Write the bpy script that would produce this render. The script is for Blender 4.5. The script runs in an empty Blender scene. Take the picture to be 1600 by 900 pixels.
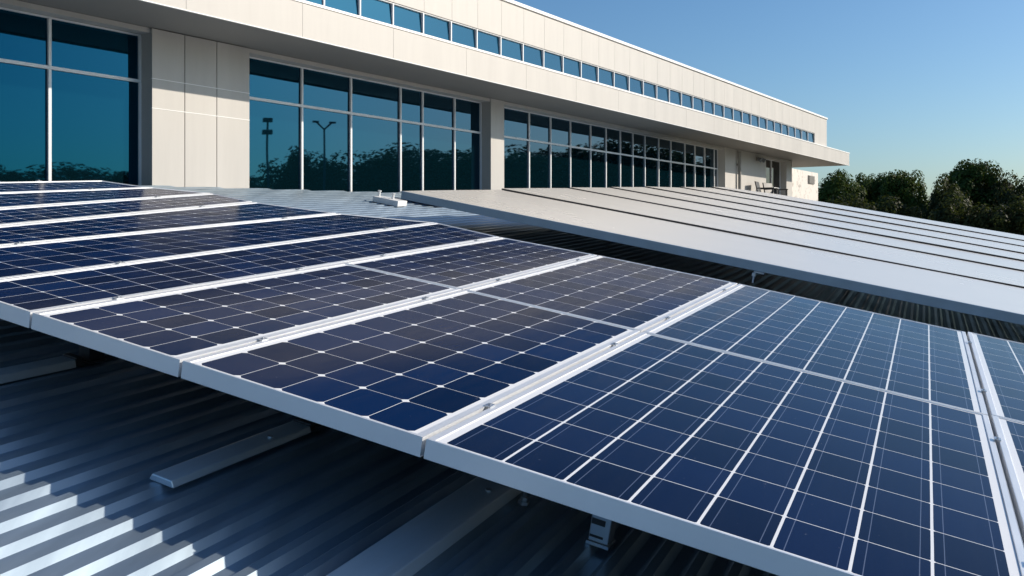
import bpy, bmesh, math, random
from mathutils import Vector, Matrix, noise

random.seed(7)
scene = bpy.context.scene
COL = scene.collection
R = math.radians
EYE = 8.0                      # eye height of the photographer above the ground

# ------------------------------------------------------------------ camera
cam_d = bpy.data.cameras.new("camera")
cam = bpy.data.objects.new("camera", cam_d)
COL.objects.link(cam)
cam.location = (0, 0, EYE)
cam.rotation_euler = (R(90), 0, 0)
cam_d.sensor_width = 36.0
cam_d.lens = 36.0 * 1440 / 1600
cam_d.shift_y = -88 / 1600
cam_d.clip_start = 0.05
cam_d.clip_end = 5000
scene.camera = cam

# ------------------------------------------------------------------ sky and sun
SUN_EL, SUN_AZ = 24.2, 80.7    # azimuth clockwise from the view direction (+Y)
world = bpy.data.worlds.new("World")
scene.world = world
world.use_nodes = True
wt = world.node_tree
sky = wt.nodes.new("ShaderNodeTexSky")
sky.sky_type = 'NISHITA'
sky.sun_disc = False
sky.sun_elevation = R(SUN_EL)
sky.sun_rotation = R(SUN_AZ)
sky.altitude = 0
sky.air_density = 1.0
sky.dust_density = 1.3
sky.ozone_density = 4.5
bgn = wt.nodes["Background"]
bgn.inputs[1].default_value = 0.118
hs = wt.nodes.new("ShaderNodeHueSaturation")          # clear, slightly cyan afternoon air
hs.inputs['Saturation'].default_value = 1.10
tn = wt.nodes.new("ShaderNodeMix"); tn.data_type = 'RGBA'; tn.blend_type = 'MULTIPLY'
tn.inputs[0].default_value = 1.0
tn.inputs[7].default_value = (0.97, 1.06, 1.07, 1)
wt.links.new(sky.outputs[0], hs.inputs['Color'])
wt.links.new(hs.outputs[0], tn.inputs[6])
wt.links.new(tn.outputs[2], bgn.inputs[0])

sl = bpy.data.lights.new("sun", 'SUN')
sl.energy = 5.0
sl.angle = R(0.5)
sl.color = (1.0, 0.895, 0.76)
sun = bpy.data.objects.new("sun", sl)
COL.objects.link(sun)
sd = Vector((math.sin(R(SUN_AZ)) * math.cos(R(SUN_EL)), math.cos(R(SUN_AZ)) * math.cos(R(SUN_EL)), math.sin(R(SUN_EL))))
sun.rotation_euler = sd.to_track_quat('Z', 'Y').to_euler()
sun.location = (30, 5, 40)

scene.view_settings.view_transform = 'Standard'
scene.view_settings.look = 'None'
scene.view_settings.exposure = 0.08
scene.view_settings.gamma = 1.0
scene.view_settings.use_curve_mapping = False
scene.cycles.sample_clamp_indirect = 1.5
scene.cycles.blur_glossy = 0.6

# ------------------------------------------------------------------ helpers
def tag(o, label=None, cat=None, group=None, kind=None):
    if label: o['label'] = label
    if cat: o['category'] = cat
    if group: o['group'] = group
    if kind: o['kind'] = kind
    return o

def empty(name, matrix=None, parent=None):
    o = bpy.data.objects.new(name, None)
    COL.objects.link(o)
    o.empty_display_size = 0.3
    if parent: o.parent = parent
    if matrix is not None: o.matrix_local = matrix
    return o

class MB:
    """collects shapes, then links them as ONE mesh object"""
    def __init__(self):
        self.bm = bmesh.new()
        self.uv = None
    def face(self, pts, uvs=None):
        vs = [self.bm.verts.new(p) for p in pts]
        f = self.bm.faces.new(vs)
        if uvs:
            if self.uv is None: self.uv = self.bm.loops.layers.uv.new("UVMap")
            for l, u in zip(f.loops, uvs): l[self.uv].uv = u
        return f
    def hexa(self, lo, hi):
        """box-like solid between two quads given in the same order (lo below hi)"""
        v = [self.bm.verts.new(p) for p in list(lo) + list(hi)]
        for idx in ((3, 2, 1, 0), (4, 5, 6, 7), (0, 1, 5, 4), (1, 2, 6, 5), (2, 3, 7, 6), (3, 0, 4, 7)):
            self.bm.faces.new([v[i] for i in idx])
    def box(self, x0, x1, y0, y1, z0, z1):
        self.hexa([(x0, y0, z0), (x1, y0, z0), (x1, y1, z0), (x0, y1, z0)],
                  [(x0, y0, z1), (x1, y0, z1), (x1, y1, z1), (x0, y1, z1)])
    def tube(self, path, radii, seg=10, cap=True):
        path = [Vector(p) for p in path]
        rings = []
        for i, p in enumerate(path):
            d = (path[min(i + 1, len(path) - 1)] - path[max(i - 1, 0)]).normalized()
            up = Vector((0, 0, 1)) if abs(d.z) < 0.95 else Vector((1, 0, 0))
            x = d.cross(up).normalized(); y = d.cross(x).normalized()
            r = radii[i] if isinstance(radii, (list, tuple)) else radii
            rings.append([self.bm.verts.new(p + (x * math.cos(2 * math.pi * k / seg) + y * math.sin(2 * math.pi * k / seg)) * r) for k in range(seg)])
        for a_, b_ in zip(rings, rings[1:]):
            for k in range(seg):
                self.bm.faces.new([a_[k], a_[(k + 1) % seg], b_[(k + 1) % seg], b_[k]])
        if cap:
            self.bm.faces.new(rings[0]); self.bm.faces.new(list(reversed(rings[-1])))
    def build(self, name, material, parent=None, matrix=None, bevel=0, smooth=False):
        bm = self.bm
        bmesh.ops.recalc_face_normals(bm, faces=bm.faces[:])
        me = bpy.data.meshes.new(name)
        bm.to_mesh(me); bm.free()
        if isinstance(material, (list, tuple)):
            for m in material: me.materials.append(m)
        else:
            me.materials.append(material)
        if smooth:
            for p in me.polygons: p.use_smooth = True
        o = bpy.data.objects.new(name, me)
        COL.objects.link(o)
        if parent: o.parent = parent
        if matrix is not None: o.matrix_local = matrix
        if bevel:
            md = o.modifiers.new("bevel", 'BEVEL'); md.width = bevel; md.segments = 2; md.limit_method = 'ANGLE'; md.angle_limit = R(50)
        return o

# ------------------------------------------------------------------ materials
def nodes_of(name):
    m = bpy.data.materials.new(name); m.use_nodes = True
    nt = m.node_tree
    return m, nt, nt.nodes["Principled BSDF"]

def N(nt, kind, **kw):
    n = nt.nodes.new(kind)
    for k, v in kw.items(): setattr(n, k, v)
    return n

def mth(nt, op, a_, b_=None, c_=None, clamp=False):
    n = nt.nodes.new("ShaderNodeMath"); n.operation = op; n.use_clamp = clamp
    for i, v in enumerate((a_, b_, c_)):
        if v is None: continue
        if isinstance(v, (int, float)): n.inputs[i].default_value = v
        else: nt.links.new(v, n.inputs[i])
    return n.outputs[0]

def mix(nt, fac, c0, c1):
    n = nt.nodes.new("ShaderNodeMix"); n.data_type = 'RGBA'
    for sock, v in ((n.inputs[0], fac), (n.inputs[6], c0), (n.inputs[7], c1)):
        if hasattr(v, "default_value") or hasattr(v, "links"): nt.links.new(v, sock)
        elif isinstance(v, (int, float)): sock.default_value = v
        else: sock.default_value = (*v, 1)
    return n.outputs[2]

def surface(name, col, rough=0.5, metal=0.0, var=0.12, scale=3.0, rvar=0.1, bump=0.0, bscale=40.0, stretch=(1, 1, 1), spec=0.5):
    """plain finish with soft uneven weathering in colour and gloss"""
    m, nt, p = nodes_of(name)
    tc = N(nt, "ShaderNodeTexCoord"); mp = N(nt, "ShaderNodeMapping")
    mp.inputs['Scale'].default_value = stretch
    nt.links.new(tc.outputs['Object'], mp.inputs[0])
    nz = N(nt, "ShaderNodeTexNoise"); nz.inputs['Scale'].default_value = scale; nz.inputs['Detail'].default_value = 6; nz.inputs['Roughness'].default_value = 0.62
    nt.links.new(mp.outputs[0], nz.inputs[0])
    f = mth(nt, 'MULTIPLY_ADD', nz.outputs[0], 2.0, -0.5, clamp=True)
    lo = tuple(c * (1 - var) for c in col); hi = tuple(min(1, c * (1 + var)) for c in col)
    nt.links.new(mix(nt, f, lo, hi), p.inputs['Base Color'])
    nt.links.new(mth(nt, 'MULTIPLY_ADD', f, rvar, rough - rvar / 2), p.inputs['Roughness'])
    p.inputs['Metallic'].default_value = metal
    p.inputs['Specular IOR Level'].default_value = spec
    if bump:
        nb = N(nt, "ShaderNodeTexNoise"); nb.inputs['Scale'].default_value = bscale; nb.inputs['Detail'].default_value = 4
        nt.links.new(mp.outputs[0], nb.inputs[0])
        bp = N(nt, "ShaderNodeBump"); bp.inputs['Strength'].default_value = bump; bp.inputs['Distance'].default_value = 0.01
        nt.links.new(nb.outputs[0], bp.inputs['Height']); nt.links.new(bp.outputs[0], p.inputs['Normal'])
    return m

def glass(name, col, tint, ior=2.3, rough=0.015):
    m, nt, p = nodes_of(name)
    p.inputs['Base Color'].default_value = (*col, 1)
    p.inputs['Roughness'].default_value = rough
    p.inputs['IOR'].default_value = ior
    p.inputs['Specular Tint'].default_value = (*tint, 1)
    tc = N(nt, "ShaderNodeTexCoord"); nz = N(nt, "ShaderNodeTexNoise")
    nz.inputs['Scale'].default_value = 0.9; nz.inputs['Detail'].default_value = 1
    nt.links.new(tc.outputs['Object'], nz.inputs[0])
    bp = N(nt, "ShaderNodeBump"); bp.inputs['Strength'].default_value = 0.06; bp.inputs['Distance'].default_value = 0.02
    nt.links.new(nz.outputs[0], bp.inputs['Height']); nt.links.new(bp.outputs[0], p.inputs['Normal'])
    return m

def cells(name, W, H, na, nb, la, lb, diamond, ma=0.026, mb=0.012, bus=True, navy=(0.003, 0.0095, 0.044), seed=0.0, ior=1.24, film=0.05):
    """photovoltaic cells behind glass: UV is in metres over a W x H sheet"""
    m, nt, p = nodes_of(name)
    uvn = N(nt, "ShaderNodeTexCoord"); sx = N(nt, "ShaderNodeSeparateXYZ")
    nt.links.new(uvn.outputs['UV'], sx.inputs[0])
    u, v = sx.outputs[0], sx.outputs[1]
    pa, pb = (W - 2 * ma) / na, (H - 2 * mb) / nb
    ua = mth(nt, 'DIVIDE', mth(nt, 'SUBTRACT', u, ma), pa)
    vb = mth(nt, 'DIVIDE', mth(nt, 'SUBTRACT', v, mb), pb)
    fa, fb = mth(nt, 'FRACT', ua), mth(nt, 'FRACT', vb)
    da = mth(nt, 'MULTIPLY', mth(nt, 'SUBTRACT', 0.5, mth(nt, 'ABSOLUTE', mth(nt, 'SUBTRACT', fa, 0.5))), pa)
    db = mth(nt, 'MULTIPLY', mth(nt, 'SUBTRACT', 0.5, mth(nt, 'ABSOLUTE', mth(nt, 'SUBTRACT', fb, 0.5))), pb)
    white = mth(nt, 'MAXIMUM', mth(nt, 'LESS_THAN', da, la), mth(nt, 'LESS_THAN', db, lb))
    if diamond:
        white = mth(nt, 'MAXIMUM', white, mth(nt, 'LESS_THAN', mth(nt, 'ADD', da, db), diamond))
    out = mth(nt, 'LESS_THAN', u, ma)
    for t in (mth(nt, 'GREATER_THAN', u, W - ma), mth(nt, 'LESS_THAN', v, mb), mth(nt, 'GREATER_THAN', v, H - mb)):
        out = mth(nt, 'MAXIMUM', out, t)
    white = mth(nt, 'MAXIMUM', white, out)
    # each cell a slightly different blue
    cb = N(nt, "ShaderNodeCombineXYZ")
    nt.links.new(mth(nt, 'FLOOR', ua), cb.inputs[0]); nt.links.new(mth(nt, 'FLOOR', vb), cb.inputs[1]); cb.inputs[2].default_value = seed
    wn = N(nt, "ShaderNodeTexWhiteNoise"); nt.links.new(cb.outputs[0], wn.inputs[0])
    base = mix(nt, wn.outputs[0], tuple(c * 0.72 for c in navy), tuple(c * 1.35 for c in navy))
    if bus:
        bl = None
        for q_ in (0.16, 0.84):
            t = mth(nt, 'LESS_THAN', mth(nt, 'MULTIPLY', mth(nt, 'ABSOLUTE', mth(nt, 'SUBTRACT', fa, q_)), pa), 0.0013)
            bl = t if bl is None else mth(nt, 'MAXIMUM', bl, t)
        base = mix(nt, mth(nt, 'MULTIPLY', bl, 0.6), base, (0.16, 0.20, 0.30))
    # dust film with fine streaks down the slope
    tc2 = N(nt, "ShaderNodeMapping"); tc2.inputs['Scale'].default_value = (9, 1.1, 1); tc2.inputs['Location'].default_value = (seed * 3.1, seed, 0)
    nt.links.new(uvn.outputs['UV'], tc2.inputs[0])
    nz = N(nt, "ShaderNodeTexNoise"); nz.inputs['Scale'].default_value = 1.6; nz.inputs['Detail'].default_value = 7; nz.inputs['Roughness'].default_value = 0.68
    nt.links.new(tc2.outputs[0], nz.inputs[0])
    dust = mth(nt, 'MULTIPLY_ADD', nz.outputs[0], 1.9, -0.75, clamp=True)
    sp = N(nt, "ShaderNodeTexNoise"); sp.inputs['Scale'].default_value = 55; sp.inputs['Detail'].default_value = 3
    nt.links.new(uvn.outputs['UV'], sp.inputs[0])
    speck = mth(nt, 'MULTIPLY', mth(nt, 'GREATER_THAN', sp.outputs[0], 0.735), 0.25)
    base = mix(nt, mth(nt, 'MULTIPLY_ADD', dust, film, speck, clamp=True), base, (0.24, 0.25, 0.27))
    colr = mix(nt, white, base, (0.78, 0.79, 0.80))
    nt.links.new(colr, p.inputs['Base Color'])
    nt.links.new(mth(nt, 'MULTIPLY_ADD', dust, 0.14, 0.10), p.inputs['Roughness'])
    p.inputs['IOR'].default_value = ior
    # the laminate is never dead flat
    wv = N(nt, "ShaderNodeTexNoise"); wv.inputs['Scale'].default_value = 2.2; wv.inputs['Detail'].default_value = 1
    nt.links.new(uvn.outputs['UV'], wv.inputs[0])
    bp = N(nt, "ShaderNodeBump"); bp.inputs['Strength'].default_value = 0.10; bp.inputs['Distance'].default_value = 0.012
    nt.links.new(wv.outputs[0], bp.inputs['Height']); nt.links.new(bp.outputs[0], p.inputs['Normal'])
    return m

M = {}
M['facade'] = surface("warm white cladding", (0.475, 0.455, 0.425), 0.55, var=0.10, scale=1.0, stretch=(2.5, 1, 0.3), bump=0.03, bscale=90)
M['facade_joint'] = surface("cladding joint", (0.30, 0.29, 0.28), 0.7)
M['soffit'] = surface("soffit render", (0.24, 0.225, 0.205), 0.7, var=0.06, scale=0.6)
M['coping'] = surface("white coping", (0.80, 0.79, 0.77), 0.4, var=0.05)
M['mullion'] = surface("white window frame", (0.72, 0.73, 0.74), 0.4, var=0.06)
M['glass'] = glass("teal tinted glass", (0.001, 0.008, 0.012), (0.012, 0.27, 0.55))
M['glass_up'] = glass("blue tinted glass", (0.002, 0.035, 0.065), (0.06, 0.42, 0.72))
M['glass_dark'] = glass("dark door glass", (0.006, 0.006, 0.007), (0.8, 0.9, 1.0), ior=1.35)
M['roof'] = surface("galvanised roofing", (0.33, 0.41, 0.48), 0.38, metal=0.70, var=0.14, scale=1.2, rvar=0.16, stretch=(6, 0.5, 1))
M['rail'] = surface("aluminium rail", (0.62, 0.69, 0.74), 0.36, metal=0.5, var=0.1, scale=2, stretch=(5, 0.6, 1))
M['frame'] = surface("anodised panel frame", (0.84, 0.85, 0.86), 0.40, metal=0.5, var=0.05, scale=2.5)
M['dark_metal'] = surface("dark bracket steel", (0.035, 0.038, 0.042), 0.5, metal=0.3)
M['zinc'] = surface("zinc plated steel", (0.55, 0.57, 0.60), 0.35, metal=0.8)
M['canopy'] = surface("brushed roofing sheet", (0.97, 0.905, 0.80), 0.27, metal=0.34, var=0.03, scale=0.3, rvar=0.04, stretch=(0.6, 1.5, 1), spec=0.3)
M['canopy_edge'] = surface("painted canopy edge", (0.34, 0.40, 0.45), 0.45, metal=0.3)
M['white'] = surface("white enamel", (0.78, 0.78, 0.77), 0.45, var=0.06)
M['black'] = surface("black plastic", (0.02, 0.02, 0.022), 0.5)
M['navy'] = surface("navy painted steel", (0.02, 0.035, 0.08), 0.5)
M['louvre'] = surface("grey louvre", (0.25, 0.24, 0.22), 0.6)
M['terrace'] = surface("pale concrete", (0.48, 0.46, 0.42), 0.8, bump=0.1)
M['bark'] = surface("tree bark", (0.13, 0.105, 0.08), 0.9, var=0.3, scale=5, bump=0.4, bscale=18, stretch=(1, 1, 0.25))
M['post'] = surface("grey lamp post paint", (0.16, 0.17, 0.18), 0.5)

def stained(name, col):
    """the far wall: rain streaks and chipped render near its foot"""
    m, nt, p = nodes_of(name)
    tc = N(nt, "ShaderNodeTexCoord"); sx = N(nt, "ShaderNodeSeparateXYZ"); nt.links.new(tc.outputs['Object'], sx.inputs[0])
    nz = N(nt, "ShaderNodeTexNoise"); nz.inputs['Scale'].default_value = 4.5; nz.inputs['Detail'].default_value = 8; nz.inputs['Roughness'].default_value = 0.75
    nt.links.new(tc.outputs['Object'], nz.inputs[0])
    foot = mth(nt, 'MULTIPLY_ADD', sx.outputs[2], -3.0, 3.0 * (EYE + 1.55) - 0.1, clamp=True)
    f = mth(nt, 'MULTIPLY', foot, mth(nt, 'MULTIPLY_ADD', nz.outputs[0], 6.0, -3.1, clamp=True), clamp=True)
    nt.links.new(mix(nt, f, col, (0.30, 0.27, 0.23)), p.inputs['Base Color'])
    p.inputs['Roughness'].default_value = 0.75
    return m
M['stained'] = stained("weathered render", (0.72, 0.675, 0.62))

def leafmat(name, dark, light):
    m, nt, p = nodes_of(name)
    g = N(nt, "ShaderNodeNewGeometry"); oi = N(nt, "ShaderNodeObjectInfo")
    tc = N(nt, "ShaderNodeTexCoord"); nz = N(nt, "ShaderNodeTexNoise"); nz.inputs['Scale'].default_value = 0.55; nz.inputs['Detail'].default_value = 3
    nt.links.new(tc.outputs['Object'], nz.inputs[0])
    f = mth(nt, 'ADD', mth(nt, 'MULTIPLY', g.outputs['Random Per Island'], 0.55), mth(nt, 'MULTIPLY_ADD', nz.outputs[0], 1.2, -0.38), clamp=True)
    c = mix(nt, f, dark, light)
    nt.links.new(c, p.inputs['Base Color'])
    p.inputs['Roughness'].default_value = 0.6
    p.inputs['Specular IOR Level'].default_value = 0.15
    tr = N(nt, "ShaderNodeBsdfTranslucent"); nt.links.new(mix(nt, 0.5, c, (0.10, 0.13, 0.02)), tr.inputs[0])
    ms = N(nt, "ShaderNodeMixShader"); ms.inputs[0].default_value = 0.30
    nt.links.new(p.outputs[0], ms.inputs[1]); nt.links.new(tr.outputs[0], ms.inputs[2])
    nt.links.new(ms.outputs[0], nt.nodes["Material Output"].inputs[0])
    return m
M['leaf'] = leafmat("broadleaf foliage", (0.022, 0.045, 0.010), (0.085, 0.130, 0.024))
M['leaf_dark'] = leafmat("dense dark foliage", (0.018, 0.026, 0.010), (0.060, 0.070, 0.022))

# ------------------------------------------------------------------ ground
def ground():
    m, nt, p = nodes_of("grass and asphalt ground")
    tc = N(nt, "ShaderNodeTexCoord"); nz = N(nt, "ShaderNodeTexNoise"); nz.inputs['Scale'].default_value = 0.03; nz.inputs['Detail'].default_value = 8
    nt.links.new(tc.outputs['Object'], nz.inputs[0])
    f = mth(nt, 'MULTIPLY_ADD', nz.outputs[0], 6, -2.7, clamp=True)
    nt.links.new(mix(nt, f, (0.05, 0.07, 0.025), (0.06, 0.06, 0.058)), p.inputs['Base Color'])
    p.inputs['Roughness'].default_value = 0.95
    g = MB()
    n = 48
    pts = [(2500 * math.cos(2 * math.pi * k / n), 2500 * math.sin(2 * math.pi * k / n), 0) for k in range(n)]
    g.face(pts)
    tag(g.build("ground", m), kind='structure')
ground()

# ------------------------------------------------------------------ frames of reference
# the pitched roof: a runs along the panel rows (to the right and down), b up the roof, n out of it
VA = Vector((0.89949, -0.39490, -0.18703)).normalized()
VB = Vector((0.4083, 0.9115, 0.0487)); VB = (VB - VA * VB.dot(VA)).normalized()
VN = VA.cross(VB).normalized()
ORG = Vector((-0.28487, 2.82909, -0.62869 + EYE))     # front corner of the big panel, on the panel plane
def frame(origin, x, y, z):
    m = Matrix((x, y, z)).transposed().to_4x4(); m.translation = origin
    return m
PLANE = frame(ORG, VA, VB, VN)
ROOF_N = -0.40                                          # pan of the roofing below the panel tops

# the office facade: s runs along it (away), o into the building, z up (z is eye-relative)
D1 = Vector((0.558, 0.8298, 0)).normalized()
FN = Vector((D1.y, -D1.x, 0))
Q = 9.40
FAC = frame(Vector((-FN.x * Q, -FN.y * Q, EYE)), D1, -FN, Vector((0, 0, 1)))

# ------------------------------------------------------------------ warehouse with the ribbed roof
def roof_limit(a):
    """b at which the roof line at this a meets the facade"""
    base = ORG + VA * a + VN * ROOF_N
    rel = Vector((base.x, base.y, 0))
    b = (-Q - rel.dot(FN)) / VB.dot(FN)
    return min(b + 0.03, 19.0) if b > 0 else 19.0

def warehouse():
    root = empty("warehouse_building", Matrix.Translation((ORG.x, ORG.y, 0)))
    tag(root, "low warehouse with pale ribbed metal roof carrying the solar panels", "building")
    inv = Matrix.Translation((-ORG.x, -ORG.y, 0))
    mb = MB()
    pitch, rib, slope, ht = 0.120, 0.032, 0.024, 0.020
    prof = []
    a = -12.0
    while a < 12.5:
        prof += [(a, 0), (a + pitch - rib - 2 * slope, 0), (a + pitch - rib - slope, ht), (a + pitch - slope, ht)]
        a += pitch
    bs = -7.0
    rows = []
    nseg = 6
    for (a, h) in prof:
        lim = roof_limit(a)
        row = []
        for k in range(nseg + 1):
            b = bs + (lim - bs) * k / nseg
            row.append(mb.bm.verts.new(inv @ (ORG + VA * a + VB * b + VN * (ROOF_N + h))))
        rows.append(row)
    for r0, r1 in zip(rows, rows[1:]):
        for k in range(nseg):
            mb.bm.faces.new([r0[k], r1[k], r1[k + 1], r0[k + 1]])
    sheet = mb.build("roof_sheet", M['roof'], root)
    # walls below the eaves
    corners = [(-11.9, bs + 0.1), (12.3, bs + 0.1), (12.3, 18.8), (-2.2, 18.8)]
    corners = [(a, min(b, roof_limit(a) - 0.15)) for a, b in corners] + [(-11.9, max(roof_limit(-11.9) - 0.15, bs + 0.2))]
    w = MB()
    top = [inv @ (ORG + VA * a + VB * b + VN * (ROOF_N - 0.05)) for a, b in corners]
    n = len(top)
    for i in range(n):
        p, q = top[i], top[(i + 1) % n]
        w.face([(p.x, p.y, 0), (q.x, q.y, 0), q, p])
    w.build("wall", M['terrace'], root)
warehouse()

# ------------------------------------------------------------------ office building
def office():
    root = empty("office_building", FAC)
    tag(root, "long cream office block with projecting eave slab, teal glazing and a high ribbon of windows", "building")
    S0 = -6.0
    SOF, FT = 2.36, 2.79            # soffit and slab top
    OF = -1.10                      # face of the slab (outward)
    REC = 0.21                      # glazing set back
    HEAD = 2.30
    LOW = -2.2
    # --- piers and walls of the lower storey
    w = MB()
    w.box(S0, 37.45, 1.2, 12.0, -8, SOF - 0.003)                  # core behind
    w.box(13.31, 13.726, 0.0, 1.19, LOW, SOF - 0.004)             # slim pier
    w.box(S0, -1.0, 0.0, 1.19, LOW, SOF - 0.004)
    w.box(24.62, 28.08, 0.0, 1.19, LOW, SOF - 0.004)              # wall beyond the glazing
    w.box(30.12, 30.70, 0.0, 1.19, LOW, SOF - 0.004)              # end column
    for s0, s1 in ((-1.0, 6.513), (7.928, 13.31), (13.726, 24.62), (28.08, 30.12)):
        w.box(s0 + 0.002, s1 - 0.002, 0.02, 1.19, HEAD, SOF - 0.005)   # lintel strip
    w.box(6.513, 7.928, 0.02, 1.19, LOW, SOF - 0.004)             # body of the broad pier
    w.build("wall", M['facade'], root)
    # broad pier: cladding panels with open joints
    c = MB()
    for s0, s1 in ((6.513, 6.956), (6.956, 7.42), (7.42, 7.928)):
        for z0, z1 in ((LOW, 1.43), (1.43, 1.773), (1.773, SOF - 0.006)):
            c.box(s0 + (0.005 if s0 > 6.6 else 0), s1 - (0.005 if s1 < 7.9 else 0), -0.012, 0.019, z0 + 0.005, z1 - 0.005)
    c.build("wall_panel", M['facade'], root, bevel=0.002)
    jb = MB()
    for z in (1.43, 1.773): jb.box(6.512, 7.929, -0.0145, 0.010, z - 0.0045, z + 0.0045)
    jb.build("joint_strip", M['coping'], root)
    f = MB()
    f.box(30.70, 37.45, 1.02, 1.19, -8, SOF - 0.02)
    f.build("rear_wall", M['stained'], root)
    v = MB()
    v.box(36.05, 36.85, 0.985, 1.018, 1.87, 2.19)
    for k in range(7):
        v.box(36.09, 36.81, 0.965, 0.984, 1.89 + k * 0.042, 1.915 + k * 0.042)
    v.build("vent_louvre", M['louvre'], root)
    # --- eave slab with fascia
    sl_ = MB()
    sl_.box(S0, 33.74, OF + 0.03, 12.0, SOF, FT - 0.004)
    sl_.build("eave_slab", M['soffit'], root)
    fa = MB()
    js = [S0] + [7.816 + 1.65 * k for k in range(-8, 16)] + [33.75]
    js = sorted(j for j in js if S0 <= j <= 33.75)
    for s0, s1 in zip(js, js[1:]):
        fa.box(s0 + 0.0015, s1 - 0.0015, OF, OF + 0.028, SOF - 0.012, FT - 0.03)
    fa.box(33.742, 33.77, OF + 0.029, 12.0, SOF - 0.012, FT - 0.03)
    fa.build("fascia", M['facade'], root, bevel=0.0015)
    t = MB()
    t.box(S0, 33.78, OF - 0.012, OF + 0.15, FT - 0.028, FT + 0.004)
    t.box(S0, 33.78, OF - 0.008, OF + 0.02, SOF - 0.024, SOF - 0.014)
    t.build("fascia_trim", M['coping'], root)
    # --- upper storey
    UO = OF + 0.15
    UE = 31.40
    u = MB()
    u.box(S0, UE - 0.01, UO + 0.10, 12.0, FT, 3.74)
    u.box(29.98, UE, UO, UO + 0.099, FT, 3.74)
    u.build("upper_wall", M['facade'], root)
    pitch, SH = 0.655, 3.165
    up = MB()
    s = 29.98 - 36 * 0.0
    edges = []
    x = 8.336
    while x > S0: x -= pitch
    x += pitch
    while x < 29.9:
        edges.append(x); x += pitch
    edges.append(29.98)
    for s0, s1 in zip(edges, edges[1:]):
        up.box(s0 + 0.0018, s1 - 0.0018, UO, UO + 0.098, SH, 3.735)
    up.build("parapet_panel", M['facade'], root, bevel=0.0015)
    cp = MB()
    cp.box(S0, UE + 0.03, UO - 0.03, UO + 0.4, 3.743, 3.80)
    cp.box(UE - 0.3, UE + 0.03, UO + 0.401, 12.0, 3.743, 3.80)
    cp.build("coping", M['coping'], root, bevel=0.006)
    # ribbon of windows: a frame with a pane in every bay
    rf = MB()
    ZB, ZT = FT + 0.008, SH - 0.006
    rf.box(edges[0], 29.98, UO + 0.004, UO + 0.095, ZB, ZB + 0.022)
    rf.box(edges[0], 29.98, UO + 0.015, UO + 0.095, ZT - 0.010, ZT)
    for e in edges[1:-1]:
        rf.box(e - 0.011, e + 0.011, UO + 0.010, UO + 0.094, ZB + 0.023, ZT - 0.011)
    ribbon = rf.build("ribbon_window", M['mullion'], root)
    for s0, s1 in zip(edges, edges[1:]):
        pm = MB()
        jt = random.uniform(-1, 1) * 0.004
        pm.face([(s0 + 0.016, UO + 0.028 + jt, ZB + 0.020), (s1 - 0.016, UO + 0.028 - jt, ZB + 0.020), (s1 - 0.016, UO + 0.050 - jt, ZT - 0.008), (s0 + 0.016, UO + 0.050 + jt, ZT - 0.008)])
        pm.build("pane", M['glass_up'], ribbon)
    # --- storey-height glazing
    k = (Q + REC) / Q
    groups = [
        (-1.0, 6.52, [-0.6, 1.1, 2.55, 3.97, 5.30]),
        (7.94, 13.30, [8.834, 9.784, 10.876, 11.411, 12.249]),
        (13.74, 24.60, [14.545, 15.315, 16.079, 16.913, 17.595, 18.265, 18.883, 19.509, 20.26, 20.961, 21.821, 22.464, 23.128, 23.80]),
        (28.10, 30.10, [29.20]),
    ]
    for gi, (g0, g1, ms) in enumerate(groups):
        TR = 1.755 if gi < 3 else 1.42
        ml = [g0] + [m_ * k if gi < 3 else m_ for m_ in ms if g0 < m_ * k < g1 - 0.1] + [g1]
        fr = MB()
        wd = 0.017
        LB = 0.2 if gi < 2 else 0.45
        if gi == 3: LB = 0.7
        fr.box(g0, g1, REC - 0.014, REC + 0.05, HEAD - 0.020, HEAD - 0.003)
        fr.box(g0, g1, REC - 0.014, REC + 0.05, TR - 0.018, TR + 0.018)
        fr.box(g0, g1, REC - 0.03, REC + 0.05, LB - 0.3, LB)
        for i, m_ in enumerate(ml):
            off = wd if i == 0 else (-wd if i == len(ml) - 1 else 0)
            for z0, z1 in ((LB + 0.001, TR - 0.019), (TR + 0.019, HEAD - 0.021)):
                fr.box(m_ - wd + off, m_ + wd + off, REC - 0.018, REC + 0.05, z0, z1)
        win = fr.build("window", M['mullion'], root)
        for m0, m1 in zip(ml, ml[1:]):
            for z0, z1 in ((LB, TR - 0.02), (TR + 0.02, HEAD - 0.02)):
                pm = MB()
                a_, b_ = random.uniform(-1, 1) * 0.004, random.uniform(-1, 1) * 0.004
                pm.face([(m0, REC + 0.01 + a_, z0), (m1, REC + 0.01 - a_, z0), (m1, REC + 0.01 - a_ + b_, z1), (m0, REC + 0.01 + a_ + b_, z1)])
                pm.build("pane", M['glass'] if gi < 3 else M['glass_dark'], win)
        bk = MB(); bk.box(g0, g1, REC + 0.051, REC + 0.09, LOW, LB - 0.31)
        bk.build("sill_wall", M['facade'], root)
    return root
OFFICE = office()

def downpipe():
    root = MB()
    root.tube([(25.56, -0.075, -7.9), (25.56, -0.075, 2.30)], 0.045)
    for z in (0.9, 1.9):
        root.box(25.50, 25.62, -0.075, -0.002, z, z + 0.04)
    o = root.build("downpipe", M['louvre'], None, FAC, smooth=False)
    tag(o, "thin grey drainpipe on the pale wall past the glazing", "drainpipe")
downpipe()

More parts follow.
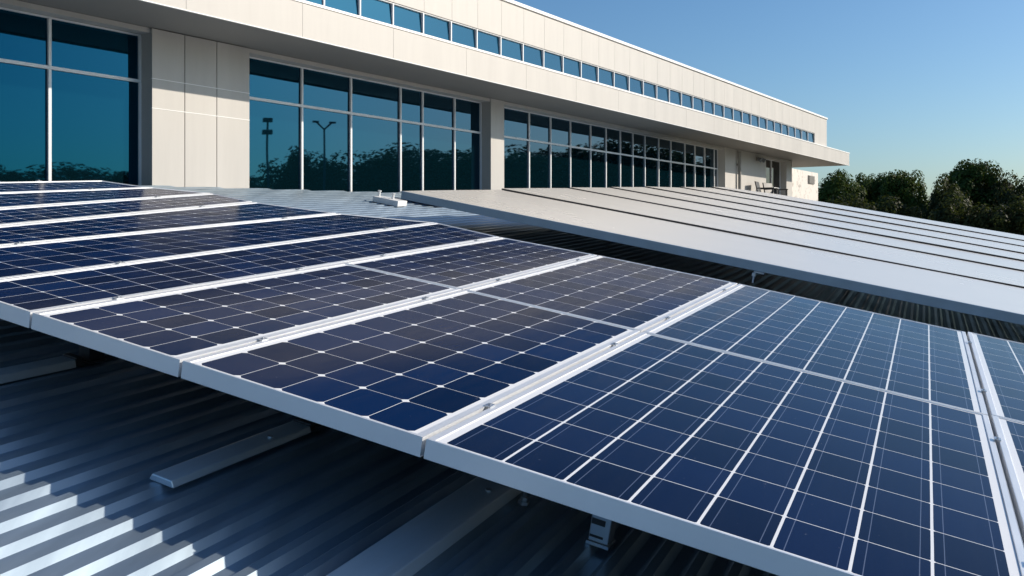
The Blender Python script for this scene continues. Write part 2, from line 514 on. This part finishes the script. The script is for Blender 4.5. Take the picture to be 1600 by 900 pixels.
def floodlight():
    t = empty("floodlight", FAC @ Matrix.Translation((27.25, 0, 2.12)))
    tag(t, "twin headed dark floodlight under the eave above the chairs", "wall light")
    m = MB(); m.box(-0.10, 0.10, -0.05, -0.002, 0.02, 0.12); m.build("mounting_plate", M['louvre'], t)
    for sx in (-1, 1):
        h = MB()
        h.tube([(sx * 0.08, -0.05, 0.08), (sx * 0.15, -0.10, 0.06)], 0.018)
        h.tube([(sx * 0.15, -0.08, 0.08), (sx * 0.17, -0.19, 0.02)], [0.045, 0.07], seg=14)
        h.build("lamp_head", M['post'], t)
floodlight()

def terrace():
    m = MB(); m.box(24.63, 30.69, -1.3, -0.004, 0.45, 0.62)
    m.box(24.7, 24.9, -1.2, -1.0, -8, 0.449); m.box(30.3, 30.5, -1.2, -1.0, -8, 0.449)
    tag(m.build("terrace", M['terrace'], None, FAC), kind='structure')
terrace()

def chair(s, rz, label):
    t = empty("outdoor_chair", FAC @ Matrix.Translation((s, -0.5, 0.62)) @ Matrix.Rotation(rz, 4, 'Z'))
    tag(t, label, "chair", "chairs on the terrace by the far wall")
    m = MB(); m.box(-0.24, 0.24, -0.24, 0.24, 0.40, 0.46); m.build("seat", M['black'], t, bevel=0.01)
    m = MB(); m.hexa([(-0.24, 0.2, 0.47), (0.24, 0.2, 0.47), (0.24, 0.24, 0.47), (-0.24, 0.24, 0.47)], [(-0.24, 0.29, 0.86), (0.24, 0.29, 0.86), (0.24, 0.33, 0.86), (-0.24, 0.33, 0.86)])
    m.build("backrest", M['black'], t, bevel=0.01)
    for sx in (-1, 1):
        m = MB(); m.box(sx * 0.26 - 0.02, sx * 0.26 + 0.02, -0.24, 0.24, 0.64, 0.67); m.box(sx * 0.26 - 0.018, sx * 0.26 + 0.018, -0.22, -0.18, 0.461, 0.639)
        m.build("armrest", M['black'], t)
        for sy in (-1, 1):
            m = MB(); m.tube([(sx * 0.24, sy * 0.22, 0), (sx * 0.21, sy * 0.2, 0.4)], 0.018, seg=8); m.build("leg", M['black'], t)
chair(26.7, R(8), "dark outdoor chair by the far wall, the one nearer the drainpipe")
chair(27.5, R(-14), "dark outdoor chair by the far wall, the one next to the dark glazed door")

# ------------------------------------------------------------------ solar panels
# seams between the columns: (a at the front, a at the back, b at the back)
seams = [(-4.55, -4.80, 3.05), (-4.08, -4.454, 3.25), (-3.52, -4.155, 3.63), (-3.10, -3.747, 3.675), (-2.76, -3.16, 4.05),
         (-2.21, -2.59, 4.73), (-1.725, -1.925, 4.68), (-0.97, -1.087, 4.83), (0.015, 0.07, 4.90), (1.72, 1.71, 4.86), (3.43, 3.43, 4.86)]
def seam_pt(i, t):
    """a point on seam i: t = 0 front edge, 1 back edge"""
    af, ab, bb = seams[i]
    return Vector((af + (ab - af) * t, bb * t))

FRAME_H, GAP = 0.064, 0.007
def solar_panel(c00, c10, c11, c01, label, na, nb, la, lb, diamond, seed, ea=0.026, eb=0.010, ma=0.026, bus=True):
    """corners in (a,b): front-left, front-right, back-right, back-left"""
    cs = [Vector(c) for c in (c00, c10, c11, c01)]
    org = cs[0].copy()
    dz = math.sin(seed * 12.9) * 0.003                          # mounted by hand: never quite level
    root = empty("solar_panel", PLANE @ Matrix.Translation((org.x, org.y, dz)))
    tag(root, label, "solar panel", "solar panels of the roof array")
    def bil(u, v):
        p = (cs[0] * (1 - u) + cs[1] * u) * (1 - v) + (cs[3] * (1 - u) + cs[2] * u) * v - org
        return p
    W = ((cs[1] - cs[0]).length + (cs[2] - cs[3]).length) / 2
    H = ((cs[3] - cs[0]).length + (cs[2] - cs[1]).length) / 2
    gu, gv = GAP / W, GAP / H
    fu, fv = gu + ea / W, gv + eb / H
    def P(u, v, n): q = bil(u, v); return Vector((q.x, q.y, n))
    out = [(gu, gv), (1 - gu, gv), (1 - gu, 1 - gv), (gu, 1 - gv)]
    inn = [(fu, fv), (1 - fu, fv), (1 - fu, 1 - fv), (fu, 1 - fv)]
    fr = MB()
    for i in range(4):
        j = (i + 1) % 4
        lo = [P(*out[i], -FRAME_H), P(*out[j], -FRAME_H), P(*inn[j], -FRAME_H), P(*inn[i], -FRAME_H)]
        hi = [P(*out[i], 0), P(*out[j], 0), P(*inn[j], 0), P(*inn[i], 0)]
        fr.hexa(lo, hi)
    bmesh.ops.remove_doubles(fr.bm, verts=fr.bm.verts[:], dist=0.0004)
    inside = [f for f in fr.bm.faces if False]
    fr.build("panel_frame", M['frame'], root, bevel=0.0022)
    Wi, Hi = W - 2 * (GAP + ea), H - 2 * (GAP + eb)
    g = MB()
    n1, n2 = 3, 6
    for i in range(n1):
        for j in range(n2):
            uv = [(i / n1, j / n2), ((i + 1) / n1, j / n2), ((i + 1) / n1, (j + 1) / n2), (i / n1, (j + 1) / n2)]
            pts = [P(fu + (1 - 2 * fu) * u, fv + (1 - 2 * fv) * v, -0.004) for u, v in uv]
            g.face(pts, [(u * Wi, v * Hi) for u, v in uv])
    bmesh.ops.remove_doubles(g.bm, verts=g.bm.verts[:], dist=0.0004)
    g.build("cell_sheet", cells("solar cells %d" % int(seed * 10), Wi, Hi, na, nb, la, lb, diamond, ma=ma, bus=bus, seed=seed, ior=1.18 if bus else 1.06, navy=(0.0022, 0.0085, 0.040) if bus else (0.002, 0.0140, 0.056), film=0.018 if bus else 0.012), root)
    for v_ in (0.2, 0.8):
        cl = MB(); q = bil(0, v_)
        cl.box(q.x - 0.013, q.x + 0.013, q.y - 0.020, q.y + 0.020, 0.001, 0.005)
        cl.tube([(q.x, q.y, 0.006), (q.x, q.y, 0.010)], 0.005, seg=6)
        cl.build("clamp", M['zinc'], root)
    bk = MB()
    bk.face([P(*q, -0.012) for q in inn])
    bk.build("backsheet", M['black'], root)
    return root

MID = 0.468
def column(i, fl, bl, na, diamond, la, lb, seed, bus):
    f0, f1, m0, m1, b0, b1 = seam_pt(i, 0), seam_pt(i + 1, 0), seam_pt(i, MID), seam_pt(i + 1, MID), seam_pt(i, 1), seam_pt(i + 1, 1)
    nb = 9
    solar_panel(f0, f1, m1, m0, fl, na, nb, la, lb, diamond, seed, bus=bus)
    solar_panel(m0, m1, b1, b0, bl, na, nb + 1, la, lb, diamond, seed + 0.5, bus=bus)
column(9, "front solar panel cut off by the right edge of the photo", "back solar panel cut off by the right edge of the photo, below the metal canopy", 8, 0.0, 0.0045, 0.0018, 1.1, True)
column(8, "largest solar panel, in the right foreground with eight bold white lines", "wide solar panel directly behind the largest foreground one, with a hazy blue sheen", 8, 0.011, 0.0042, 0.0018, 2.3, True)
column(7, "solar panel with white diamonds left of the largest foreground panel", "hazy solar panel behind the one with white diamonds, at the edge of the dark gap", 5, 0.018, 0.0013, 0.0011, 3.7, False)
column(6, "narrow solar panel with white diamonds ending at the lower left front edge", "narrow dark solar panel behind the small diamond patterned one at the left", 5, 0.016, 0.0012, 0.0010, 4.2, False)
rest = ["first long dark solar panel left of the narrow diamond patterned panels", "second long dark solar panel counting from the diamond patterned ones, crossed by a pale reflection",
        "third long dark solar panel counting from the diamond patterned ones", "fourth long dark solar panel, just below the two topmost slivers",
        "fifth long solar panel, a thin band below the broad cream pier", "topmost sliver of solar panel, under the large window at the left"]
for n_, i in enumerate((5, 4, 3, 2, 1, 0)):
    solar_panel(seam_pt(i, 0), seam_pt(i + 1, 0), seam_pt(i + 1, 1), seam_pt(i, 1), rest[n_], 4, 20, 0.0012, 0.0014, 0.010, 5.3 + n_ * 0.9, ea=0.022, ma=0.012, bus=False)

# ------------------------------------------------------------------ rails, feet and bolts below the panels
ROOF_TOP = ROOF_N + 0.021
def rail(a0, a1, b0, b1, h, label):
    root = empty("mounting_rail", PLANE @ Matrix.Translation((a0, b0, ROOF_TOP)))
    tag(root, label, "mounting rail", "mounting rails on the ribbed roof")
    m = MB(); w = a1 - a0; l = b1 - b0
    m.hexa([(0, 0, 0), (w, 0, 0), (w, l, 0), (0, l, 0)], [(0.012, 0, h), (w - 0.012, 0, h), (w - 0.012, l, h), (0.012, l, h)])
    m.build("rail_body", M['rail'], root, bevel=0.004)
    m = MB(); m.box(0.01, w - 0.01, l + 0.001, l + 0.035, -0.0, h + 0.008); m.build("end_cap", M['dark_metal'], root, bevel=0.004)
    m = MB()
    m.tube([(w * 0.6, l * 0.72, h - 0.004), (w * 0.6, l * 0.72, h + 0.006)], 0.012, seg=6)
    m.build("screw", M['zinc'], root)
rail(-2.09, -1.99, -1.2, 0.48, 0.035, "mounting rail at the left edge of the photo, under the narrow panels")
rail(-0.92, -0.81, -0.14, 0.62, 0.024, "short mounting rail in the middle of the shaded roof with a dark end")
rail(-0.07, 0.10, -0.9, 1.10, 0.040, "broad mounting rail in the bottom foreground below the panel seam")

def foot(a, b, w, d, label, mat, striped=False):
    root = empty("panel_bracket", PLANE @ Matrix.Translation((a, b, ROOF_TOP)))
    tag(root, label, "bracket", "mounting feet under the panels")
    top = -FRAME_H - ROOF_TOP - 0.004
    m = MB(); m.box(-w / 2, w / 2, -d / 2, d / 2, 0.012, top); m.build("post", mat, root, bevel=0.004)
    m = MB(); m.box(-w * 0.56, w * 0.56, -d * 0.56, d * 0.56, 0, 0.011); m.build("base_plate", M['zinc'] if striped else M['dark_metal'], root)
    if striped:
        for z0, z1 in ((0.028, 0.036), (0.074, 0.094), (0.118, 0.124)):
            m = MB()
            m.box(-w / 2 + 0.004, w / 2 - 0.02, -d / 2 - 0.0025, -d / 2 + 0.002, z0, z1)
            m.build("slot", M['black'], root)
foot(0.48, 0.52, 0.072, 0.072, "pale block bracket with dark slots under the front edge of the largest panel", M['zinc'], True)
foot(-0.87, 0.74, 0.07, 0.09, "dark bracket behind the end of the short mounting rail", M['dark_metal'])
foot(-2.04, 0.60, 0.07, 0.09, "dark bracket at the end of the mounting rail at the left edge", M['dark_metal'])
for a, b in ((1.45, 0.6), (2.9, 0.6), (-1.5, 2.6), (-0.5, 2.6), (0.5, 3.2), (1.6, 3.2), (2.9, 3.2), (-3.2, 1.2), (-3.6, 2.9), (-2.4, 3.9)):
    pass

def bolt(a, b, label):
    root = empty("hanger_bolt", PLANE @ Matrix.Translation((a, b, ROOF_TOP)))
    tag(root, label, "bolt")
    m = MB(); m.tube([(0, 0, 0), (0, 0, 0.20)], 0.007, seg=8); m.build("rod", M['zinc'], root, smooth=True)
    m = MB(); m.tube([(0, 0, 0.0), (0, 0, 0.012)], 0.022, seg=6); m.tube([(0, 0, 0.013), (0, 0, 0.026)], 0.014, seg=6); m.build("nut", M['zinc'], root)
bolt(0.145, 0.62, "thin upright bolt beside the broad mounting rail under the front edge")

# ------------------------------------------------------------------ metal canopy over the right side
MN = Vector((0.1370, -0.15157, 0.97891)).normalized()
MU = (VA - MN * VA.dot(MN)).normalized()
MW = MN.cross(MU).normalized()
EDGE = Vector((1.90, 9.11, -0.20 + EYE))
EDGE_A = (EDGE - ORG).dot(VA)
CAN = frame(EDGE - MU * EDGE_A, MU, MW, MN)               # local x equals a on the roof
hip = [(0.0, -4.12), (0.17, -4.10), (5.93, -3.05), (8.98, -2.29), (9.68, -1.37), (9.8, -1.2)]
def hip_u(w):
    for (w0, u0), (w1, u1) in zip(hip, hip[1:]):
        if w <= w1: return u0 + (u1 - u0) * (w - w0) / (w1 - w0)
    return hip[-1][1]
def canopy():
    root = empty("metal_canopy", CAN)
    tag(root, "wide sloping canopy of smooth silver metal sheets glaring in the low sun", "metal roof")
    ws = [0.0, 1.92, 3.62, 4.86, 6.02, 7.25, 8.45, 9.70]
    UR = 10.0
    for w0, w1 in zip(ws, ws[1:]):
        m = MB()
        steps = 8; wa, wb = w0 + (0.0 if w0 == 0 else 0.055), w1
        bot, topv = [], []
        for k in range(steps + 1):
            w = wa + (wb - wa) * k / steps
            bot.append(w)
        nu = 24
        def X(w, t): return hip_u(w) + (UR - hip_u(w)) * t
        def Z(w, t):
            # sheet metal oil-cans a little and each sheet laps over the one below it
            return (0.0 if w0 == 0 else 0.016) * (1 - (w - wa) / (wb - wa)) + 0.008 * noise.noise(Vector((X(w, t) * 0.35, w * 0.5, w0)))
        grid = [[m.bm.verts.new((X(w, k / nu), w, Z(w, k / nu))) for k in range(nu + 1)] for w in bot]
        und = [[m.bm.verts.new((X(w, k / nu), w, Z(w, k / nu) - 0.022)) for k in range(nu + 1)] for w in bot]
        for gset in (grid, und):
            for r0, r1 in zip(gset, gset[1:]):
                for k in range(nu): m.bm.faces.new([r0[k], r0[k + 1], r1[k + 1], r1[k]])
        for k in range(nu):
            m.bm.faces.new([grid[0][k], grid[0][k + 1], und[0][k + 1], und[0][k]])
            m.bm.faces.new([grid[-1][k], grid[-1][k + 1], und[-1][k + 1], und[-1][k]])
        for r in range(steps):
            for k in (0, nu): m.bm.faces.new([grid[r][k], grid[r + 1][k], und[r + 1][k], und[r][k]])
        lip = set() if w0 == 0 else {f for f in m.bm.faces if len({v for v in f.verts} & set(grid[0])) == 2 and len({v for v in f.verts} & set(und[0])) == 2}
        for f_ in lip: f_.material_index = 1  # lower lip coloured black: painted shade of the step at each lap
        bmesh.ops.recalc_face_normals(m.bm, faces=m.bm.faces[:])
        for e_ in m.bm.edges:
            if len(e_.link_faces) == 2 and e_.calc_face_angle(0) > 0.6: e_.smooth = False
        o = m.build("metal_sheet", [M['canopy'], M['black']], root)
        for p in o.data.polygons: p.use_smooth = True
    e = MB(); e.box(hip_u(0) + 0.02, UR, -0.012, 0.02, -0.082, 0.008); e.build("edge_trim", M['canopy_edge'], root, bevel=0.004)
    d = MB()
    d.face([(hip_u(w) + 0.06, w, -0.045) for w in (0.04, 5.93, 8.98, 9.6)] + [(UR, 9.6, -0.045), (UR, 0.04, -0.045)])
    d.build("underside", M['dark_metal'], root)
    for u, w in ((-2.6, 3.2), (0.6, 3.4), (3.6, 3.4), (6.6, 3.4), (-1.5, 5.5), (2.5, 5.5), (6.5, 5.5)):
        p = MB(); hh = 0.40 + w * 0.0345
        p.box(u - 0.035, u + 0.035, w - 0.035, w + 0.035, -hh - 0.02, -0.046); p.build("support_leg", M['dark_metal'], root)
canopy()

def clamp(u, w, label):
    t = empty("edge_clamp", CAN @ Matrix.Translation((u, w, -0.083)))
    tag(t, label, "clamp")
    m = MB(); m.box(-0.04, 0.06, -0.03, 0.05, -0.022, -0.002); m.box(-0.055, -0.02, -0.03, 0.02, -0.06, -0.0225); m.build("jaw", M['zinc'], t, bevel=0.004)
    m = MB(); m.tube([(-0.035, -0.01, -0.061), (-0.035, -0.01, -0.125)], [0.012, 0.010], seg=8); m.build("bolt", M['zinc'], t)
clamp(-0.05, 0.03, "small zinc clamp hanging under the near edge of the metal canopy")

# ------------------------------------------------------------------ small things on the far roof
def at_roof(a, b, h=0.0): return PLANE @ Matrix.Translation((a, b, ROOF_TOP + h))
def vent():
    t = empty("roof_vent", at_roof(-5.30, 8.25))
    tag(t, "small white vent box with two stub pipes on the sunlit ribbed roof", "vent")
    m = MB(); m.box(-0.12, 0.28, -0.12, 0.12, 0, 0.075); m.build("box", M['white'], t, bevel=0.006)
    for x in (-0.10, 0.12):
        m = MB(); m.tube([(x, 0, 0.076), (x, 0, 0.14)], 0.018, seg=10); m.tube([(x, 0, 0.141), (x, 0, 0.155)], 0.026, seg=10); m.build("stub_pipe", M['white'], t)
vent()
def hatch():
    t = empty("roof_hatch", at_roof(-5.20, 9.15))
    tag(t, "low navy blue roof box under the tip of the metal canopy", "roof box")
    m = MB(); m.box(-0.28, 0.30, -0.16, 0.16, 0, 0.10); m.build("body", M['navy'], t, bevel=0.006)
    m = MB(); m.box(-0.30, 0.32, -0.18, 0.18, 0.101, 0.125); m.build("lid", M['navy'], t, bevel=0.005)
hatch()
def conduit():
    m = MB()
    b0 = 6.6
    m.tube([tuple(PLANE @ Vector((-3.0 - 0.02 * k, 5.6 + 0.5 * k, ROOF_TOP + 0.015))) for k in range(10)], 0.011, seg=8)
    tag(m.build("conduit", M['zinc'], smooth=True), "thin grey conduit lying in the dark gap between panels and canopy", "conduit")
conduit()

# ------------------------------------------------------------------ trees
def tree_meshes(seed, H, RX, crown_lo, leaf, nclump, nleaf, mat):
    rnd = random.Random(seed)
    t = MB()
    top = H * 0.62
    t.tube([(0, 0, 0), (rnd.uniform(-.2, .2), rnd.uniform(-.2, .2), top * 0.5), (rnd.uniform(-.4, .4), rnd.uniform(-.4, .4), top)], [0.34, 0.25, 0.13], seg=9)
    clumps = []
    cz, rz = (H + crown_lo) / 2, (H - crown_lo) / 2
    for _ in range(nclump):
        while True:
            p = Vector((rnd.uniform(-1, 1), rnd.uniform(-1, 1), rnd.uniform(-1, 1)))
            if 0.25 < p.length < 1.0: break
        k = 1 + 0.22 * noise.noise(p * 2.1 + Vector((seed, 0, 0)))
        c = Vector((p.x * RX * k * 0.86, p.y * RX * k * 0.86, cz + p.z * rz * k * 0.86))
        clumps.append((c, rnd.uniform(0.6, 1.15) * RX * 0.29))
    for c, r in clumps[::3]:
        a0 = Vector((0, 0, rnd.uniform(top * 0.55, top)))
        mid = (a0 + c) / 2 + Vector((0, 0, 0.25))
        t.tube([a0, mid, c], [0.10, 0.06, 0.02], seg=5, cap=False)
    f = MB()
    for c, r in clumps:
        for _ in range(nleaf):
            d = Vector((rnd.gauss(0, 1), rnd.gauss(0, 1), rnd.gauss(0, 1))).normalized()
            p = c + d * r * (0.35 + 0.65 * rnd.random() ** 0.5)
            nrm = (d + Vector((rnd.uniform(-.6, .6), rnd.uniform(-.6, .6), rnd.uniform(-.2, .8)))).normalized()
            x = nrm.orthogonal().normalized(); x.rotate(Matrix.Rotation(rnd.uniform(0, 6.28), 3, nrm)); y = nrm.cross(x)
            s = leaf * rnd.uniform(0.6, 1.3)
            f.bm.faces.new([f.bm.verts.new(p + x * s), f.bm.verts.new(p + y * s * 0.6), f.bm.verts.new(p - x * s), f.bm.verts.new(p - y * s * 0.6)])
    return t, f, mat

def make_tree(kind, spec, label):
    t, f, mat = tree_meshes(*spec)
    root = empty("tree"); tag(root, label, "tree")
    t.build("trunk", M['bark'], root, smooth=True)
    bm = f.bm
    me = bpy.data.meshes.new("crown"); bm.to_mesh(me); bm.free(); me.materials.append(mat)
    o = bpy.data.objects.new("crown", me); COL.objects.link(o); o.parent = root
    return root

PROTO = [
    make_tree('round', (11, 12.6, 2.5, 6.6, 0.115, 120, 190, M['leaf']), "x"),
    make_tree('open', (23, 13.6, 2.6, 7.0, 0.12, 110, 190, M['leaf']), "x"),
    make_tree('dense', (37, 12.5, 2.8, 4.5, 0.12, 190, 170, M['leaf_dark']), "x"),
]
used = [False] * 3
def plant(kind, x_px, dist, top, rz, label, group, wide=1.0):
    """x_px is the lateral tangent; top is the height of the tree"""
    src = PROTO[kind]
    if not used[kind]:
        used[kind] = True; o = src
    else:
        o = src.copy(); COL.objects.link(o)
        for ch in src.children:
            c = ch.copy(); COL.objects.link(c); c.parent = o
    k = top / (12.6, 13.6, 12.5)[kind]
    o.location = (x_px * dist, dist, 0); o.scale = (k * wide, k * wide, k); o.rotation_euler.z = rz
    tag(o, label, "tree", group)
G1 = "trees beyond the warehouse"
def tan(px): return (px - 800) / 1440
def grow(px, hw, y_top, dist, kind, rz, label):
    """crown half-width and top given as the photograph shows them at this distance"""
    top = EYE + (362 - y_top) / 1440 * dist
    k = top / (12.6, 13.6, 12.5)[kind]
    plant(kind, tan(px), dist, top, rz, label, G1, hw * dist / 1440 / ((2.5, 2.6, 2.8)[kind] * k))
grow(1312, 44, 268, 62, 0, 0.4, "rounded tree right beside the far corner of the cream building")
grow(1350, 38, 274, 66, 0, 2.1, "lower tree between the one at the building corner and the tallest of the left clump")
grow(1380, 36, 266, 64, 1, 4.0, "slender airy tree just left of the tallest of the left clump")
grow(1410, 40, 261, 60, 1, 1.2, "tallest tree of the left clump, at the left of the dip in the treetops")
grow(1335, 60, 300, 57, 2, 5.6, "low dark tree below the left clump, close behind the canopy ridge")
grow(1400, 55, 305, 55, 2, 0.9, "low dark tree at the foot of the tallest of the left clump")
grow(1447, 34, 306, 66, 2, 5.0, "lowest tree, filling the dip in the treetops")
grow(1482, 38, 272, 55, 2, 0.3, "dark tree climbing from the dip towards the tallest tree at the right")
grow(1517, 52, 244, 58, 1, 3.3, "tallest tree, standing above the dark mass at the right")
grow(1556, 44, 262, 57, 2, 2.4, "dense dark tree immediately right of the tallest one")
grow(1598, 46, 272, 54, 2, 4.4, "dense dark tree at the right edge of the photo")
grow(1650, 60, 268, 56, 2, 5.2, "dense dark tree half cut off by the right edge of the photo")
grow(1500, 60, 300, 49, 2, 1.0, "squat dark tree nearest the canopy ridge, below the tallest one")
grow(1580, 62, 305, 48, 2, 3.0, "squat dark tree nearest the canopy ridge, in the right corner of the treeline")
# trees off to the right that the glazing mirrors
G2 = "trees mirrored in the window glass"
MIR = (-15.6, 10.5)            # where the glazing puts the mirrored eye
def mirror_dir(px):
    az = R(67.8) - math.atan(tan(px)); return math.sin(az), math.cos(az)
for n_, (px, y_top, dist, kd, wd_) in enumerate([(-120, 268, 78, 2, 1.3), (10, 264, 76, 2, 1.2), (120, 266, 80, 2, 1.2), (210, 266, 78, 2, 1.2), (300, 262, 80, 2, 1.1), (400, 268, 80, 2, 0.9), (495, 244, 70, 2, 0.55),
        (560, 268, 72, 2, 0.8), (600, 246, 72, 2, 0.8), (660, 236, 74, 2, 0.9), (700, 244, 70, 1, 0.8), (745, 240, 72, 2, 0.9), (800, 262, 72, 0, 0.8), (850, 240, 74, 2, 0.9), (905, 232, 76, 2, 0.9), (960, 236, 78, 2, 0.9), (1020, 238, 80, 2, 0.9), (1080, 244, 84, 2, 0.9)]):
    dx, dy = mirror_dir(px)
    x_, y_ = MIR[0] + dx * dist, MIR[1] + dy * dist
    plant(kd, x_ / y_, y_, EYE + (362 - y_top + (14 if px > 480 else 0)) / 1440 * dist, n_ * 1.7, "tree outside the view, seen only as a dark reflection in the windows", G2, wd_ * 1.85)

def lamp_post(x, y, h, label, double):
    t = empty("lamp_post", Matrix.Translation((x, y, 0)))
    tag(t, label, "lamp post", "lamp posts mirrored in the window glass")
    m = MB(); m.tube([(0, 0, 0), (0, 0, h)], [0.11, 0.07], seg=10); m.build("pole", M['post'], t, smooth=True)
    if double:
        for k, z in enumerate((h - 0.9, h - 0.1)):
            m = MB(); m.box(-0.2, 0.2, -0.32, 0.32, z, z + 0.28); m.build("lamp_head", M['post'], t)
    else:
        for sgn in (-1, 1):
            m = MB(); m.tube([(0, 0, h - 0.1), (0, sgn * 0.55, h + 0.35)], 0.06, seg=8); m.box(-0.15, 0.15, sgn * 0.62 - 0.22, sgn * 0.62 + 0.22, h + 0.33, h + 0.43); m.build("lamp_arm", M['post'], t)
lamp_post(MIR[0] + 64 * mirror_dir(441)[0], MIR[1] + 64 * mirror_dir(441)[1], 15.4, "lamp post with stacked heads mirrored in the first pane of the middle glazing", True)
lamp_post(MIR[0] + 64 * mirror_dir(530)[0], MIR[1] + 64 * mirror_dir(530)[1], 15.2, "lamp post with two arms mirrored in the second pane of the middle glazing", False)
